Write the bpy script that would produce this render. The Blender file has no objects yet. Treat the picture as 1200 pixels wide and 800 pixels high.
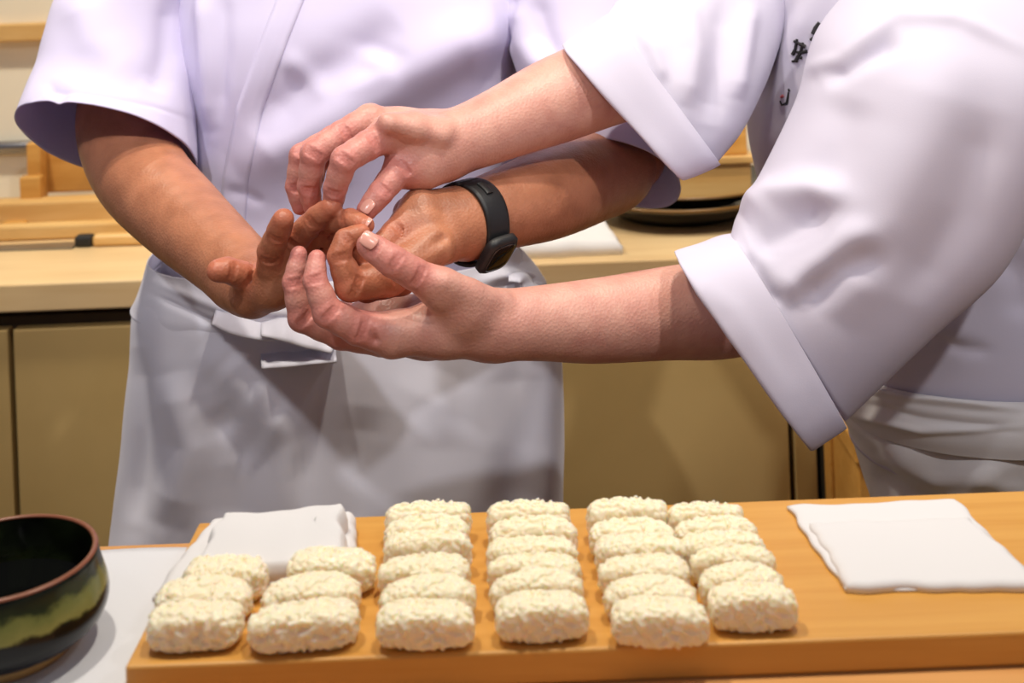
import bpy, math, random
import numpy as np
from mathutils import Vector, Matrix, noise
from mathutils.bvhtree import BVHTree

random.seed(7); rng = np.random.default_rng(7)
S = bpy.context.scene
COL = S.collection
R = math.radians

# ------------------------------------------------------------------ camera
F = 1500.0                     # focal length in pixels of the 1200 px wide frame
CZ = 1.45                      # eye height
HOR = -100.0                   # image row of the horizon (rising-front lens shift)
ROLL = 0.039
cr, sr = math.cos(ROLL), math.sin(ROLL)
cam = bpy.data.cameras.new('camera'); camo = bpy.data.objects.new('camera', cam); COL.objects.link(camo)
camo.location = (0, 0, CZ); camo.rotation_euler = (math.pi/2, ROLL, 0)
cam.sensor_width = 36; cam.lens = 36*F/1200; cam.shift_y = (HOR-400)/1200.0
cam.clip_start = 0.05; cam.clip_end = 50
cam.dof.use_dof = True; cam.dof.focus_distance = 1.02; cam.dof.aperture_fstop = 8.0
S.camera = camo

# ------------------------------------------------------------------ light and exposure
w = bpy.data.worlds.new('room_light'); S.world = w; w.use_nodes = True
w.node_tree.nodes['Background'].inputs[0].default_value = (0.88, 0.83, 1.0, 1)
w.node_tree.nodes['Background'].inputs[1].default_value = 0.18
S.view_settings.view_transform = 'Standard'; S.view_settings.look = 'None'
S.view_settings.gamma = 1; S.view_settings.use_curve_mapping = False
S.view_settings.exposure = 0.0

def spot(x, y, z, tx, ty, tz, power, size, col, cone=95, blend=0.6):
    l = bpy.data.lights.new('ceiling_downlight', 'SPOT'); l.energy = power; l.color = col
    l.shadow_soft_size = size; l.spot_size = R(cone); l.spot_blend = blend
    o = bpy.data.objects.new('ceiling_downlight', l); COL.objects.link(o)
    o.location = (x, y, z)
    d = Vector((tx-x, ty-y, tz-z)); o.rotation_euler = d.to_track_quat('-Z', 'Y').to_euler()
    return o
WARM = (1.0, 0.91, 0.76); NEUT = (1.0, 0.97, 0.95)
spot(-0.80, -0.30, 2.70, -0.14, 1.42, 1.42, 70, 0.04, NEUT, 42, 1.0)
spot(0.75, -0.35, 2.70, 0.22, 1.36, 1.40, 74, 0.04, NEUT, 46, 1.0)
spot(-0.45, 0.86, 2.75, -0.25, 0.80, 1.0, 54, 0.05, WARM)
spot(0.30, 0.82, 2.75, 0.30, 0.80, 1.0, 54, 0.05, WARM)
spot(1.15, 0.85, 2.75, 0.65, 0.95, 1.0, 14, 0.05, NEUT)
spot(-1.0, 1.55, 2.65, -0.90, 2.15, 1.3, 80, 0.06, WARM)
spot(0.50, 1.55, 2.65, 0.45, 2.05, 1.0, 44, 0.06, WARM)

# ------------------------------------------------------------------ helpers
def P(px, py, d):
    """point at image position px,py standing d metres in front of the eye"""
    dx, dy = px-600.0, py-HOR
    a = cr*dx - sr*dy; b = sr*dx + cr*dy
    return np.array((a*d/F, d, CZ - b*d/F))
def PZ(px, py, z):
    dx, dy = px-600.0, py-HOR
    b = sr*dx + cr*dy
    return P(px, py, (CZ-z)*F/b)
def proj(v):
    a = F*v[:, 0]/v[:, 1]; b = F*(CZ-v[:, 2])/v[:, 1]
    return np.stack((600 + cr*a + sr*b, HOR - sr*a + cr*b), 1)

def obj(name, me, mat=None, parent=None, smooth=True, label=None, cat=None, group=None, kind=None):
    o = bpy.data.objects.new(name, me); COL.objects.link(o)
    if mat is not None and not me.materials: me.materials.append(mat)
    if smooth and len(me.polygons):
        me.polygons.foreach_set('use_smooth', np.ones(len(me.polygons), bool))
    if parent is not None:
        o.parent = parent; o.matrix_parent_inverse = parent.matrix_world.inverted()
    tag(o, label, cat, group, kind); return o
def tag(o, label=None, cat=None, group=None, kind=None):
    if label: o['label'] = label
    if cat: o['category'] = cat
    if group: o['group'] = group
    if kind: o['kind'] = kind
    return o
def empty(name, loc, label, cat, group=None):
    o = bpy.data.objects.new(name, None); COL.objects.link(o); o.location = loc; o.empty_display_size = .05
    o.matrix_world = Matrix.Translation(Vector(loc))
    return tag(o, label, cat, group)
def mesh(name, v, f):
    me = bpy.data.meshes.new(name)
    v = np.asarray(v, np.float32)
    if isinstance(f, np.ndarray) and f.ndim == 2:
        k = f.shape[1]
        me.vertices.add(len(v)); me.vertices.foreach_set('co', v.ravel())
        me.loops.add(f.size); me.loops.foreach_set('vertex_index', f.astype(np.int32).ravel())
        me.polygons.add(len(f))
        me.polygons.foreach_set('loop_start', np.arange(0, f.size, k, dtype=np.int32))
        me.update(calc_edges=True)
    else:
        me.from_pydata([tuple(x) for x in v], [], f); me.update()
    return me
def bevel(o, wdt, seg=2, ang=30):
    m = o.modifiers.new('bevel', 'BEVEL'); m.width = wdt; m.segments = seg; m.limit_method = 'ANGLE'; m.angle_limit = R(ang); return o
def box_me(name, x0, x1, y0, y1, z0, z1):
    v = [(x, y, z) for x in (x0, x1) for y in (y0, y1) for z in (z0, z1)]
    f = [(0, 1, 3, 2), (4, 6, 7, 5), (0, 4, 5, 1), (2, 3, 7, 6), (0, 2, 6, 4), (1, 5, 7, 3)]
    return mesh(name, v, f)
def box(name, b, mat, parent=None, bev=0.002, **k):
    o = obj(name, box_me(name, *b), mat, parent, smooth=False, **k)
    if bev: bevel(o, bev)
    return o
def lathe(prof, n=64, wob=0.0, seed=1.3):
    prof = np.array(prof, float); t = np.linspace(0, 2*np.pi, n, endpoint=False)
    r = prof[:, 0:1]*(1 + wob*np.sin(2*t+seed)[None]*1.0 + wob*.6*np.sin(3*t+2*seed)[None])
    v = np.stack((r*np.cos(t), r*np.sin(t), np.repeat(prof[:, 1:2], n, 1)), -1).reshape(-1, 3)
    m = len(prof); i, j = np.meshgrid(np.arange(m-1), np.arange(n), indexing='ij'); j2 = (j+1) % n
    f = np.stack((i*n+j, i*n+j2, (i+1)*n+j2, (i+1)*n+j), -1).reshape(-1, 4)
    return v, f

# ------------------------------------------------------------------ materials
def lin(c): return tuple(((x/255)/12.92 if x/255 <= .04045 else ((x/255+.055)/1.055)**2.4) for x in c)
def mat(name, col, rough=.5, spec=.5):
    m = bpy.data.materials.new(name); m.use_nodes = True
    b = m.node_tree.nodes['Principled BSDF']
    b.inputs['Base Color'].default_value = (*lin(col), 1); b.inputs['Roughness'].default_value = rough
    b.inputs['Specular IOR Level'].default_value = spec
    return m
def N(m, t, **k):
    n = m.node_tree.nodes.new(t)
    for a, b in k.items(): setattr(n, a, b)
    return n
def L(m, a, b): m.node_tree.links.new(a, b)
def bsdf(m): return m.node_tree.nodes['Principled BSDF']
def noise_col(m, c1, c2, scale=(1, 1, 1), freq=6, detail=4, lo=.35, hi=.65, dist=0.0):
    tc = N(m, 'ShaderNodeTexCoord'); mp = N(m, 'ShaderNodeMapping'); mp.inputs['Scale'].default_value = scale
    nz = N(m, 'ShaderNodeTexNoise'); nz.inputs['Scale'].default_value = freq; nz.inputs['Detail'].default_value = detail
    nz.inputs['Distortion'].default_value = dist
    rp = N(m, 'ShaderNodeValToRGB'); rp.color_ramp.elements[0].position = lo; rp.color_ramp.elements[1].position = hi
    rp.color_ramp.elements[0].color = (*lin(c1), 1); rp.color_ramp.elements[1].color = (*lin(c2), 1)
    L(m, tc.outputs['Object'], mp.inputs[0]); L(m, mp.outputs[0], nz.inputs['Vector']); L(m, nz.outputs[0], rp.inputs[0])
    L(m, rp.outputs[0], bsdf(m).inputs['Base Color']); return nz, rp, mp
def bump(m, freq, strength, dist=.001, scale=(1, 1, 1), detail=3):
    tc = N(m, 'ShaderNodeTexCoord'); mp = N(m, 'ShaderNodeMapping'); mp.inputs['Scale'].default_value = scale
    nz = N(m, 'ShaderNodeTexNoise'); nz.inputs['Scale'].default_value = freq; nz.inputs['Detail'].default_value = detail
    bp = N(m, 'ShaderNodeBump'); bp.inputs['Strength'].default_value = strength; bp.inputs['Distance'].default_value = dist
    L(m, tc.outputs['Object'], mp.inputs[0]); L(m, mp.outputs[0], nz.inputs['Vector'])
    L(m, nz.outputs[0], bp.inputs['Height']); L(m, bp.outputs[0], bsdf(m).inputs['Normal'])
def wood(name, c1, c2, scale=(1.2, 14, 14), rough=.45, freq=5):
    m = mat(name, c1, rough, .4); noise_col(m, c1, c2, scale, freq, 6, .3, .7, .4); bump(m, freq*3, .12, .0008, scale); return m
def fabric(name, col, weave=900, rough=.85, thru=None):
    m = mat(name, col, rough, .25); b = bsdf(m)
    b.inputs['Sheen Weight'].default_value = .15; b.inputs['Sheen Roughness'].default_value = .5
    bump(m, weave, .12, .0006)
    if thru:
        tr = N(m, 'ShaderNodeBsdfTranslucent'); tr.inputs[0].default_value = (*lin(thru), 1)
        mx = N(m, 'ShaderNodeMixShader'); mx.inputs[0].default_value = .16
        L(m, b.outputs[0], mx.inputs[1]); L(m, tr.outputs[0], mx.inputs[2]); L(m, mx.outputs[0], m.node_tree.nodes['Material Output'].inputs[0])
    return m
def skin(name, base, flush, dark):
    m = mat(name, base, .42, .45); b = bsdf(m)
    at = N(m, 'ShaderNodeAttribute'); at.attribute_name = 'flush'
    tc = N(m, 'ShaderNodeTexCoord')
    nz = N(m, 'ShaderNodeTexNoise'); nz.inputs['Scale'].default_value = 45; nz.inputs['Detail'].default_value = 5
    L(m, tc.outputs['Object'], nz.inputs['Vector'])
    mx = N(m, 'ShaderNodeMix', data_type='RGBA'); mx.inputs[6].default_value = (*lin(base), 1); mx.inputs[7].default_value = (*lin(flush), 1)
    L(m, at.outputs['Fac'], mx.inputs[0])
    rp = N(m, 'ShaderNodeValToRGB'); rp.color_ramp.elements[0].position = .38; rp.color_ramp.elements[1].position = .68
    rp.color_ramp.elements[0].color = (0, 0, 0, 1); rp.color_ramp.elements[1].color = (.45, .45, .45, 1)
    L(m, nz.outputs[0], rp.inputs[0])
    m2 = N(m, 'ShaderNodeMix', data_type='RGBA'); m2.inputs[7].default_value = (*lin(dark), 1)
    L(m, rp.outputs[0], m2.inputs[0]); L(m, mx.outputs[2], m2.inputs[6]); L(m, m2.outputs[2], b.inputs['Base Color'])
    b.inputs['Subsurface Weight'].default_value = .12; b.inputs['Subsurface Radius'].default_value = (1, .35, .2); b.inputs['Subsurface Scale'].default_value = .004
    # fine skin relief: pores and criss-cross lines
    vo = N(m, 'ShaderNodeTexVoronoi'); vo.inputs['Scale'].default_value = 420
    n2 = N(m, 'ShaderNodeTexNoise'); n2.inputs['Scale'].default_value = 140; n2.inputs['Detail'].default_value = 4
    ad = N(m, 'ShaderNodeMath', operation='ADD')
    L(m, tc.outputs['Object'], vo.inputs['Vector']); L(m, tc.outputs['Object'], n2.inputs['Vector'])
    L(m, vo.outputs['Distance'], ad.inputs[0]); L(m, n2.outputs[0], ad.inputs[1])
    bp = N(m, 'ShaderNodeBump'); bp.inputs['Strength'].default_value = .35; bp.inputs['Distance'].default_value = .0007
    L(m, ad.outputs[0], bp.inputs['Height']); L(m, bp.outputs[0], b.inputs['Normal'])
    return m

M = {}
M['shirtA'] = fabric('lavender_white_cotton', (217, 211, 238), thru=(206, 196, 250))
M['shirtB'] = fabric('cool_white_cotton', (218, 213, 229), thru=(208, 200, 250))
M['apronA'] = fabric('white_apron_cotton', (218, 218, 232))
M['apronB'] = fabric('grey_white_apron_cotton', (214, 211, 212))
M['towel'] = fabric('white_towel', (226, 225, 227), 500)
M['paper'] = fabric('white_sheet', (222, 224, 230), 300)
M['skinA'] = skin('tan_skin', (182, 121, 90), (196, 106, 82), (136, 82, 56))
M['skinB'] = skin('pink_skin', (210, 158, 142), (198, 100, 98), (184, 118, 108))
M['nail'] = mat('fingernail', (216, 156, 142), .25, .6)
M['hair'] = mat('black_hair', (22, 18, 16), .5)
M['eye'] = mat('eye_white', (235, 232, 228), .2)
M['iris'] = mat('eye_dark', (30, 20, 15), .15)
M['board'] = wood('amber_board_wood', (218, 164, 84), (206, 148, 68), (1.0, 16, 16), .42, 6)
M['counter'] = wood('pale_counter_wood', (222, 166, 104), (206, 148, 86), (1, 12, 12), .4, 5)
M['backtop'] = wood('pale_maple', (224, 196, 150), (212, 180, 132), (1, 10, 10), .4, 4)
M['cab'] = wood('olive_beige_laminate', (196, 168, 112), (186, 158, 102), (1, 8, 1), .55, 4)
M['cabdark'] = mat('shadow_gap', (60, 46, 28), .7)
M['wall'] = mat('cream_plaster', (232, 222, 200), .8); noise_col(M['wall'], (244, 236, 214), (238, 228, 204), (1, 1, 1), 3)
M['floor'] = mat('grey_floor', (96, 90, 82), .6); noise_col(M['floor'], (100, 94, 86), (82, 76, 70), (1, 1, 1), 8)
M['pine'] = wood('honey_pine', (216, 164, 88), (198, 142, 66), (1.5, 12, 12), .45, 5)
M['pale'] = wood('pale_pine', (226, 186, 122), (214, 168, 100), (1.5, 12, 12), .45, 5)
M['steel'] = mat('brushed_steel', (150, 150, 152), .3); bsdf(M['steel']).inputs['Metallic'].default_value = .9
M['grey'] = mat('grey_steel_panel', (74, 80, 79), .5)
M['blackplastic'] = mat('black_rubber', (22, 23, 25), .5); bump(M['blackplastic'], 300, .1)
M['glass'] = mat('watch_glass', (10, 12, 14), .06, .7)
M['brass'] = mat('olive_metal', (150, 140, 70), .3); bsdf(M['brass']).inputs['Metallic'].default_value = .7
M['ink'] = mat('black_thread', (24, 20, 24), .7)
M['redink'] = mat('red_thread', (190, 96, 100), .7)
M['lacquer'] = mat('dark_lacquer', (26, 24, 18), .18, .6)
M['gold'] = mat('amber_plate_rim', (120, 84, 28), .3, .6)
M['rice'] = mat('sushi_rice', (254, 238, 210), .30, .5)
bb = bsdf(M['rice']); bb.inputs['Subsurface Weight'].default_value = .8; bb.inputs['Subsurface Radius'].default_value = (1, .72, .42); bb.inputs['Subsurface Scale'].default_value = .006
# tea bowl glaze: black with an uneven green-ochre band and a brown rim
g = M['glaze'] = mat('black_green_glaze', (12, 12, 10), .22, .3)
tc = N(g, 'ShaderNodeTexCoord'); sp = N(g, 'ShaderNodeSeparateXYZ'); L(g, tc.outputs['Object'], sp.inputs[0])
nz = N(g, 'ShaderNodeTexNoise'); nz.inputs['Scale'].default_value = 95; nz.inputs['Detail'].default_value = 5; L(g, tc.outputs['Object'], nz.inputs['Vector'])
ma = N(g, 'ShaderNodeMath', operation='MULTIPLY_ADD'); ma.inputs[1].default_value = .014; L(g, nz.outputs[0], ma.inputs[0]); L(g, sp.outputs['Z'], ma.inputs[2])
mr = N(g, 'ShaderNodeMapRange'); mr.inputs['From Min'].default_value = .0; mr.inputs['From Max'].default_value = .065; L(g, ma.outputs[0], mr.inputs[0])
rp = N(g, 'ShaderNodeValToRGB'); cs = rp.color_ramp.elements
cs[0].position = 0; cs[0].color = (*lin((12, 11, 9)), 1); cs[1].position = 1; cs[1].color = (*lin((20, 24, 15)), 1)
for p_, c_ in ((.60, (12, 12, 10)), (.645, (140, 136, 74)), (.78, (112, 116, 60)), (.84, (40, 48, 24))):
    e = cs.new(p_); e.color = (*lin(c_), 1)
L(g, mr.outputs[0], rp.inputs[0]); L(g, rp.outputs[0], bsdf(g).inputs['Base Color'])
M['inside'] = mat('dark_inner_glaze', (18, 22, 14), .12, .6); noise_col(M['inside'], (8, 9, 7), (40, 50, 24), (1, 1, 1), 50)
M['rimclay'] = mat('rust_brown_rim', (132, 78, 54), .3)
M['clay'] = mat('buff_clay', (190, 150, 92), .7)
M['tea'] = mat('dark_liquid', (8, 9, 7), .05, .6)

# ------------------------------------------------------------------ implicit surfaces for bodies
class Field:
    def __init__(s, lo, hi, h):
        s.o = np.array(lo, float); s.h = h
        s.n = np.ceil((np.array(hi)-s.o)/h).astype(int)+1
        s.d = np.full(s.n, .03, np.float32)
    def cone(s, a, b, ra, rb, k=.004, flat=None, fs=1.0, sub=False):
        a = np.asarray(a, float); b = np.asarray(b, float); m = max(ra, rb)+k+2*s.h+.004
        lo = np.maximum(np.floor((np.minimum(a, b)-m-s.o)/s.h).astype(int), 0)
        hi = np.minimum(np.ceil((np.maximum(a, b)+m-s.o)/s.h).astype(int)+1, s.n)
        if np.any(hi <= lo): return
        g = [(s.o[i]+s.h*np.arange(lo[i], hi[i])).astype(np.float32) for i in range(3)]
        x = g[0][:, None, None]-a[0]; y = g[1][None, :, None]-a[1]; z = g[2][None, None, :]-a[2]
        ba = b-a; L2 = max(float(ba@ba), 1e-12)
        t = np.clip((x*ba[0]+y*ba[1]+z*ba[2])/L2, 0, 1)
        qx = x-t*ba[0]; qy = y-t*ba[1]; qz = z-t*ba[2]
        q2 = qx*qx+qy*qy+qz*qz
        if flat is not None:
            fl = np.asarray(flat, float)
            if L2 > 1e-9:
                u = ba/math.sqrt(L2); fl = fl-(fl@u)*u
            fl = fl/np.linalg.norm(fl)
            qn = qx*fl[0]+qy*fl[1]+qz*fl[2]; q2 = q2+qn*qn*(1/fs**2-1)
        dd = np.sqrt(np.maximum(q2, 0))-(ra+t*(rb-ra))
        sl = s.d[lo[0]:hi[0], lo[1]:hi[1], lo[2]:hi[2]]
        if sub:
            dd = -dd; hh = np.maximum(k-np.abs(sl-dd), 0)/k; sl[...] = np.maximum(sl, dd)+hh*hh*k/4
        else:
            hh = np.maximum(k-np.abs(sl-dd), 0)/k; sl[...] = np.minimum(sl, dd)-hh*hh*k/4
    def chain(s, pts, k=.004, **kw):
        for (a, ra), (b, rb) in zip(pts[:-1], pts[1:]): s.cone(a, b, ra, rb, k, **kw)
    def surface(s):
        D = s.d; sg = D < 0; n = s.n
        c = np.zeros(tuple(n-1), np.int8)
        for i in (0, 1):
            for j in (0, 1):
                for k in (0, 1): c += sg[i:n[0]-1+i, j:n[1]-1+j, k:n[2]-1+k]
        act = np.argwhere((c > 0) & (c < 8)); idx = np.full(tuple(n-1), -1, np.int32)
        idx[act[:, 0], act[:, 1], act[:, 2]] = np.arange(len(act))
        acc = np.zeros((len(act), 3)); cnt = np.zeros(len(act))
        cor = [(i, j, k) for i in (0, 1) for j in (0, 1) for k in (0, 1)]
        val = {q: D[act[:, 0]+q[0], act[:, 1]+q[1], act[:, 2]+q[2]].astype(float) for q in cor}
        for q in cor:
            for ax in range(3):
                if q[ax]: continue
                p = list(q); p[ax] = 1; p = tuple(p)
                m = (val[q] < 0) != (val[p] < 0)
                t = val[q][m]/(val[q][m]-val[p][m])
                pt = np.tile(np.array(q, float), (m.sum(), 1)); pt[:, ax] = t
                acc[m] += pt; cnt[m] += 1
        v = s.o+s.h*(act+acc/cnt[:, None])
        fs_ = []
        for ax in range(3):
            u, w_ = [(1, 2), (2, 0), (0, 1)][ax]
            sl0 = [slice(None)]*3; sl1 = [slice(None)]*3; sl0[ax] = slice(0, n[ax]-1); sl1[ax] = slice(1, n[ax])
            a0 = sg[tuple(sl0)]; a1 = sg[tuple(sl1)]
            e = np.argwhere(a0 != a1)
            e = e[(e[:, u] > 0) & (e[:, w_] > 0) & (e[:, u] < n[u]-1) & (e[:, w_] < n[w_]-1)]
            if not len(e): continue
            inside = a0[e[:, 0], e[:, 1], e[:, 2]]
            def at(du, dw):
                q = e.copy(); q[:, u] += du; q[:, w_] += dw; return idx[q[:, 0], q[:, 1], q[:, 2]]
            quad = np.stack((at(-1, -1), at(0, -1), at(0, 0), at(-1, 0)), 1)
            quad[~inside] = quad[~inside][:, ::-1]
            fs_.append(quad)
        return v, np.concatenate(fs_)
def smooth_mesh(v, f, it=2, lam=.5):
    v = v.copy()
    e = np.concatenate((f[:, [0, 1]], f[:, [1, 2]], f[:, [2, 3]], f[:, [3, 0]]))
    for _ in range(it):
        a = np.zeros_like(v); c = np.zeros(len(v))
        for ax in range(3):
            a[:, ax] = np.bincount(e[:, 0], v[e[:, 1], ax], len(v))+np.bincount(e[:, 1], v[e[:, 0], ax], len(v))
        c = np.bincount(e[:, 0], minlength=len(v))+np.bincount(e[:, 1], minlength=len(v))
        v += lam*(a/c[:, None]-v)
    return v

def J(px, py, d, rpx): return (P(px, py, d), rpx*d/F)

# ------------------------------------------------------------------ cloth: lofted tubes with folds
def ring(pl, pr, d, hd, wz=0.0, e=2.3, d2=None):
    """closed cross-section whose outline runs from pl to pr in the view and hd deep; wz tips its far side"""
    a = P(pl[0], pl[1], d); b = P(pr[0], pr[1], d if d2 is None else d2)
    return ((a+b)/2, (b-a)/2, np.array((0, hd, wz)), e)
def loft(rings, n=160, m=90):
    t = np.linspace(0, 2*np.pi, n, endpoint=False)
    rs = []
    for c, u, W, e in rings:
        ct, st = np.cos(t), np.sin(t)
        x = np.sign(ct)*np.abs(ct)**(2/e); y = np.sign(st)*np.abs(st)**(2/e)
        rs.append(c+np.outer(x, u)+np.outer(y, W))
    rs = np.array(rs); k = len(rs)
    ext = np.concatenate((2*rs[:1]-rs[1:2], rs, 2*rs[-1:]-rs[-2:-1]))
    out = []
    for s_ in np.linspace(0, k-1, m):
        i = min(int(s_), k-2); q = s_-i
        p0, p1, p2, p3 = ext[i], ext[i+1], ext[i+2], ext[i+3]
        out.append(.5*((2*p1)+(p2-p0)*q+(2*p0-5*p1+4*p2-p3)*q*q+(3*p1-p0-3*p2+p3)*q**3))
    v = np.array(out).reshape(-1, 3)
    i, j = np.meshgrid(np.arange(m-1), np.arange(n), indexing='ij'); j2 = (j+1) % n
    f = np.stack((i*n+j, i*n+j2, (i+1)*n+j2, (i+1)*n+j), -1).reshape(-1, 4)
    return v, f
def vnormals(v, f):
    fn = np.cross(v[f[:, 2]]-v[f[:, 0]], v[f[:, 3]]-v[f[:, 1]]); nn = np.zeros_like(v)
    for c in range(4):
        for ax in range(3): nn[:, ax] += np.bincount(f[:, c], fn[:, ax], len(v))
    return nn/np.maximum(np.linalg.norm(nn, axis=1), 1e-12)[:, None]
def pldist(p, line):
    """distance and signed side of image points p to a polyline"""
    best = np.full(len(p), 1e9); sgn = np.ones(len(p)); par = np.zeros(len(p))
    ln = np.array(line, float); k = len(ln)-1
    for i in range(k):
        a, b = ln[i], ln[i+1]; ba = b-a
        t = np.clip(((p-a)@ba)/(ba@ba), 0, 1); q = p-a-np.outer(t, ba); d = np.hypot(q[:, 0], q[:, 1])
        s_ = np.sign(ba[0]*(p[:, 1]-a[1])-ba[1]*(p[:, 0]-a[0]))
        m = d < best; best[m] = d[m]; sgn[m] = s_[m]; par[m] = (i+t[m])/k
    return best, sgn, par
def folds(v, f, fl, wr=.0015, freq=14, front=True):
    """fold ridges (amp>0) and valleys (amp<0) raised from the cloth along traced lines"""
    nn = vnormals(v, f); p = proj(v)
    c0 = v.mean(0)
    view = v-np.array((0, 0, CZ)); view /= np.linalg.norm(view, axis=1)[:, None]
    if ((nn*(v-c0)).sum(1)).mean() < 0: nn = -nn
    face = np.clip(-(nn*view).sum(1)*3+.3, 0, 1)
    disp = np.zeros(len(v))
    for fo in fl:
        line, amp, wd = fo[:3]; kind = fo[3] if len(fo) > 3 else 'g'
        d, s_, par = pldist(p, line)
        if kind == 'g':
            tp = np.clip(np.minimum(par, 1-par)*5, .15, 1)
            disp += amp*tp*np.exp(-(d/wd)**2)*face
        elif kind == 's':       # sharp crease, steep on one side
            disp += amp*np.exp(-d/wd)*np.where(s_ > 0, 1, np.exp(-d/(wd*.3)))*face*np.clip(np.minimum(par, 1-par)*5, .1, 1)
        else:                    # step: an overlapping layer or a recess on the positive side
            disp += amp*(1/(1+np.exp(-np.clip(s_*d/wd, -30, 30))))*face
    if wr:
        nz = np.array([noise.noise(Vector(q)*freq)+.5*noise.noise(Vector(q)*freq*2.3) for q in v])
        disp += wr*nz
    return v+nn*disp[:, None]
def cloth(name, rings, mt, parent, fl=(), n=160, m=90, wr=.0015, freq=14, thick=.0014, label=None, sm=2):
    v, f = loft(rings, n, m)
    v = folds(v, f, fl, wr, freq)
    if sm:
        w0 = v.copy(); v = smooth_mesh(v, f, sm); v[:n] = w0[:n]; v[-n:] = w0[-n:]
    o = obj(name, mesh(name, v, f), mt, parent, label=label)
    if thick:
        s_ = o.modifiers.new('thickness', 'SOLIDIFY'); s_.thickness = thick; s_.offset = 0
    return o

# ================================================================== THE ROOM
BT = 1.05          # front counter top
BD = 1.068         # serving board top
box('floor', (-3, 3, -1.5, 2.6, -.05, 0), M['floor'], kind='structure', bev=0)
box('wall_back', (-3, 3, 2.30, 2.40, 0, 2.8), M['wall'], kind='structure', bev=0)

ct = empty('front_counter', (0, .5, 0), 'pale wooden sushi counter running along the front under the board', 'counter')
box('worktop', (-1.6, 1.6, .30, .835, BT-.045, BT), M['counter'], ct, .003)
box('panel', (-1.58, 1.58, .36, .80, 0, BT-.045), M['cab'], ct, 0)

YB = 1.80; ZB = CZ-410*YB/F
bc = empty('back_counter', (0, 2, 0), 'pale maple topped back counter with beige cabinet doors behind the chefs', 'counter')
box('worktop', (-1.6, .408, YB, 2.295, ZB-.04, ZB), M['backtop'], bc, .003)
box('carcass', (-1.58, .400, YB+.035, 2.28, .02, ZB-.055), M['cabdark'], bc, 0)
xs_d = [-1.35, P(8, 400, YB)[0], P(468, 500, YB)[0], P(929, 500, YB)[0]]
for a, b in zip(xs_d[:-1], xs_d[1:]):
    box('door', (a+.004, b-.004, YB+.012, YB+.034, .08, ZB-.068), M['cab'], bc, .002)
box('end_panel', (xs_d[-1]+.003, xs_d[-1]+.034, YB+.008, YB+.034, .02, ZB-.04), M['cab'], bc, .002)
box('plinth', (-1.55, .39, YB+.05, YB+.07, 0, .08), M['cabdark'], bc, 0)

# ================================================================== PEOPLE
class Limb:
    """collects tapered bones, then grows one continuous skin over them"""
    def __init__(s): s.p = []; s.fl = []; s.dents = []
    def chain(s, js, k=.004, kend=None, flat=None, fs=1.0):
        for i, ((a, ra), (b, rb)) in enumerate(zip(js[:-1], js[1:])):
            kk = k if (kend is None or i == 0) else kend
            s.p.append((a, b, ra, rb, kk, flat, fs, False))
    def finger(s, js, kroot=.006, k=.0022, flush=True):
        """knuckle chain: slightly waisted between the joints, rounder at the joints"""
        for i in range(len(js)-1):
            (a, ra), (b, rb) = js[i], js[i+1]
            kk = kroot if i == 0 else k
            mid = (a+b)/2; rm = (ra+rb)/2*.955
            s.p.append((a, mid, ra, rm, kk, None, 1, False)); s.p.append((mid, b, rm, rb, max(k, .003), None, 1, False))
            if flush: s.fl.append((b, rb*1.15, .85 if i < len(js)-2 else .9))
            if i < len(js)-2:                       # skin creases across the joint
                u = (js[i+2][0]-a); u = u/np.linalg.norm(u); n_ = np.array((0, 0, CZ))-b; n_ = n_-(n_@u)*u; n_ /= np.linalg.norm(n_); w_ = np.cross(u, n_)
                for o_ in (-.0024, 0, .0024):
                    c_ = b+u*o_
                    s.dents.append([(c_+n_*rb*.80-w_*rb*.62, .0006), (c_+n_*rb*1.0, .0009), (c_+n_*rb*.80+w_*rb*.62, .0006)])
    def arm(s, js, k=.02, n=5):
        c = [j[0] for j in js]; r = [j[1] for j in js]; m = len(js)
        c = [2*c[0]-c[1]]+c+[2*c[-1]-c[-2]]; r = [r[0]]+r+[r[-1]]; out = []
        def cat(p, i, q): p0, p1, p2, p3 = p[i:i+4]; return .5*((2*p1)+(p2-p0)*q+(2*p0-5*p1+4*p2-p3)*q*q+(3*p1-p0-3*p2+p3)*q**3)
        for i in range(m-1):
            for q in range(n): out.append((cat(c, i, q/n), cat(r, i, q/n)))
        out.append(js[-1]); s.chain(out, .006)
    def ball(s, j, k=.006): s.p.append((j[0], j[0]+1e-4, j[1], j[1], k, None, 1, False))
    def dent(s, js, k=.003):
        for (a, ra), (b, rb) in zip(js[:-1], js[1:]): s.p.append((a, b, ra, rb, k, None, 1, True))
    def grow(s, h, it=2):
        for q in s.dents: s.dent(q, .0018)
        pos = [q for q in s.p if not q[7]]
        lo = np.min([np.minimum(q[0], q[1])-max(q[2], q[3]) for q in pos], 0)-.008
        hi = np.max([np.maximum(q[0], q[1])+max(q[2], q[3]) for q in pos], 0)+.008
        fd = Field(lo, hi, h)
        for a, b, ra, rb, k, fl, fs, sub in s.p: fd.cone(a, b, ra, rb, k, fl, fs, sub)
        v, f = fd.surface(); v = smooth_mesh(v, f, it)
        fl = np.zeros(len(v))
        for c, r_, w_ in s.fl:
            d = np.linalg.norm(v-c, axis=1); fl = np.maximum(fl, w_*np.exp(-(d/(r_*1.25))**2))
        return v, f, fl
def body_mesh(name, limbs, mt, parent):
    vs, fs, fl, o = [], [], [], 0
    for v, f, q in limbs: vs.append(v); fs.append(f+o); fl.append(q); o += len(v)
    v = np.concatenate(vs); me = mesh(name, v, np.concatenate(fs))
    at = me.attributes.new('flush', 'FLOAT', 'POINT'); at.data.foreach_set('value', np.concatenate(fl).astype(np.float32))
    return obj(name, me, mt, parent)
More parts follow.
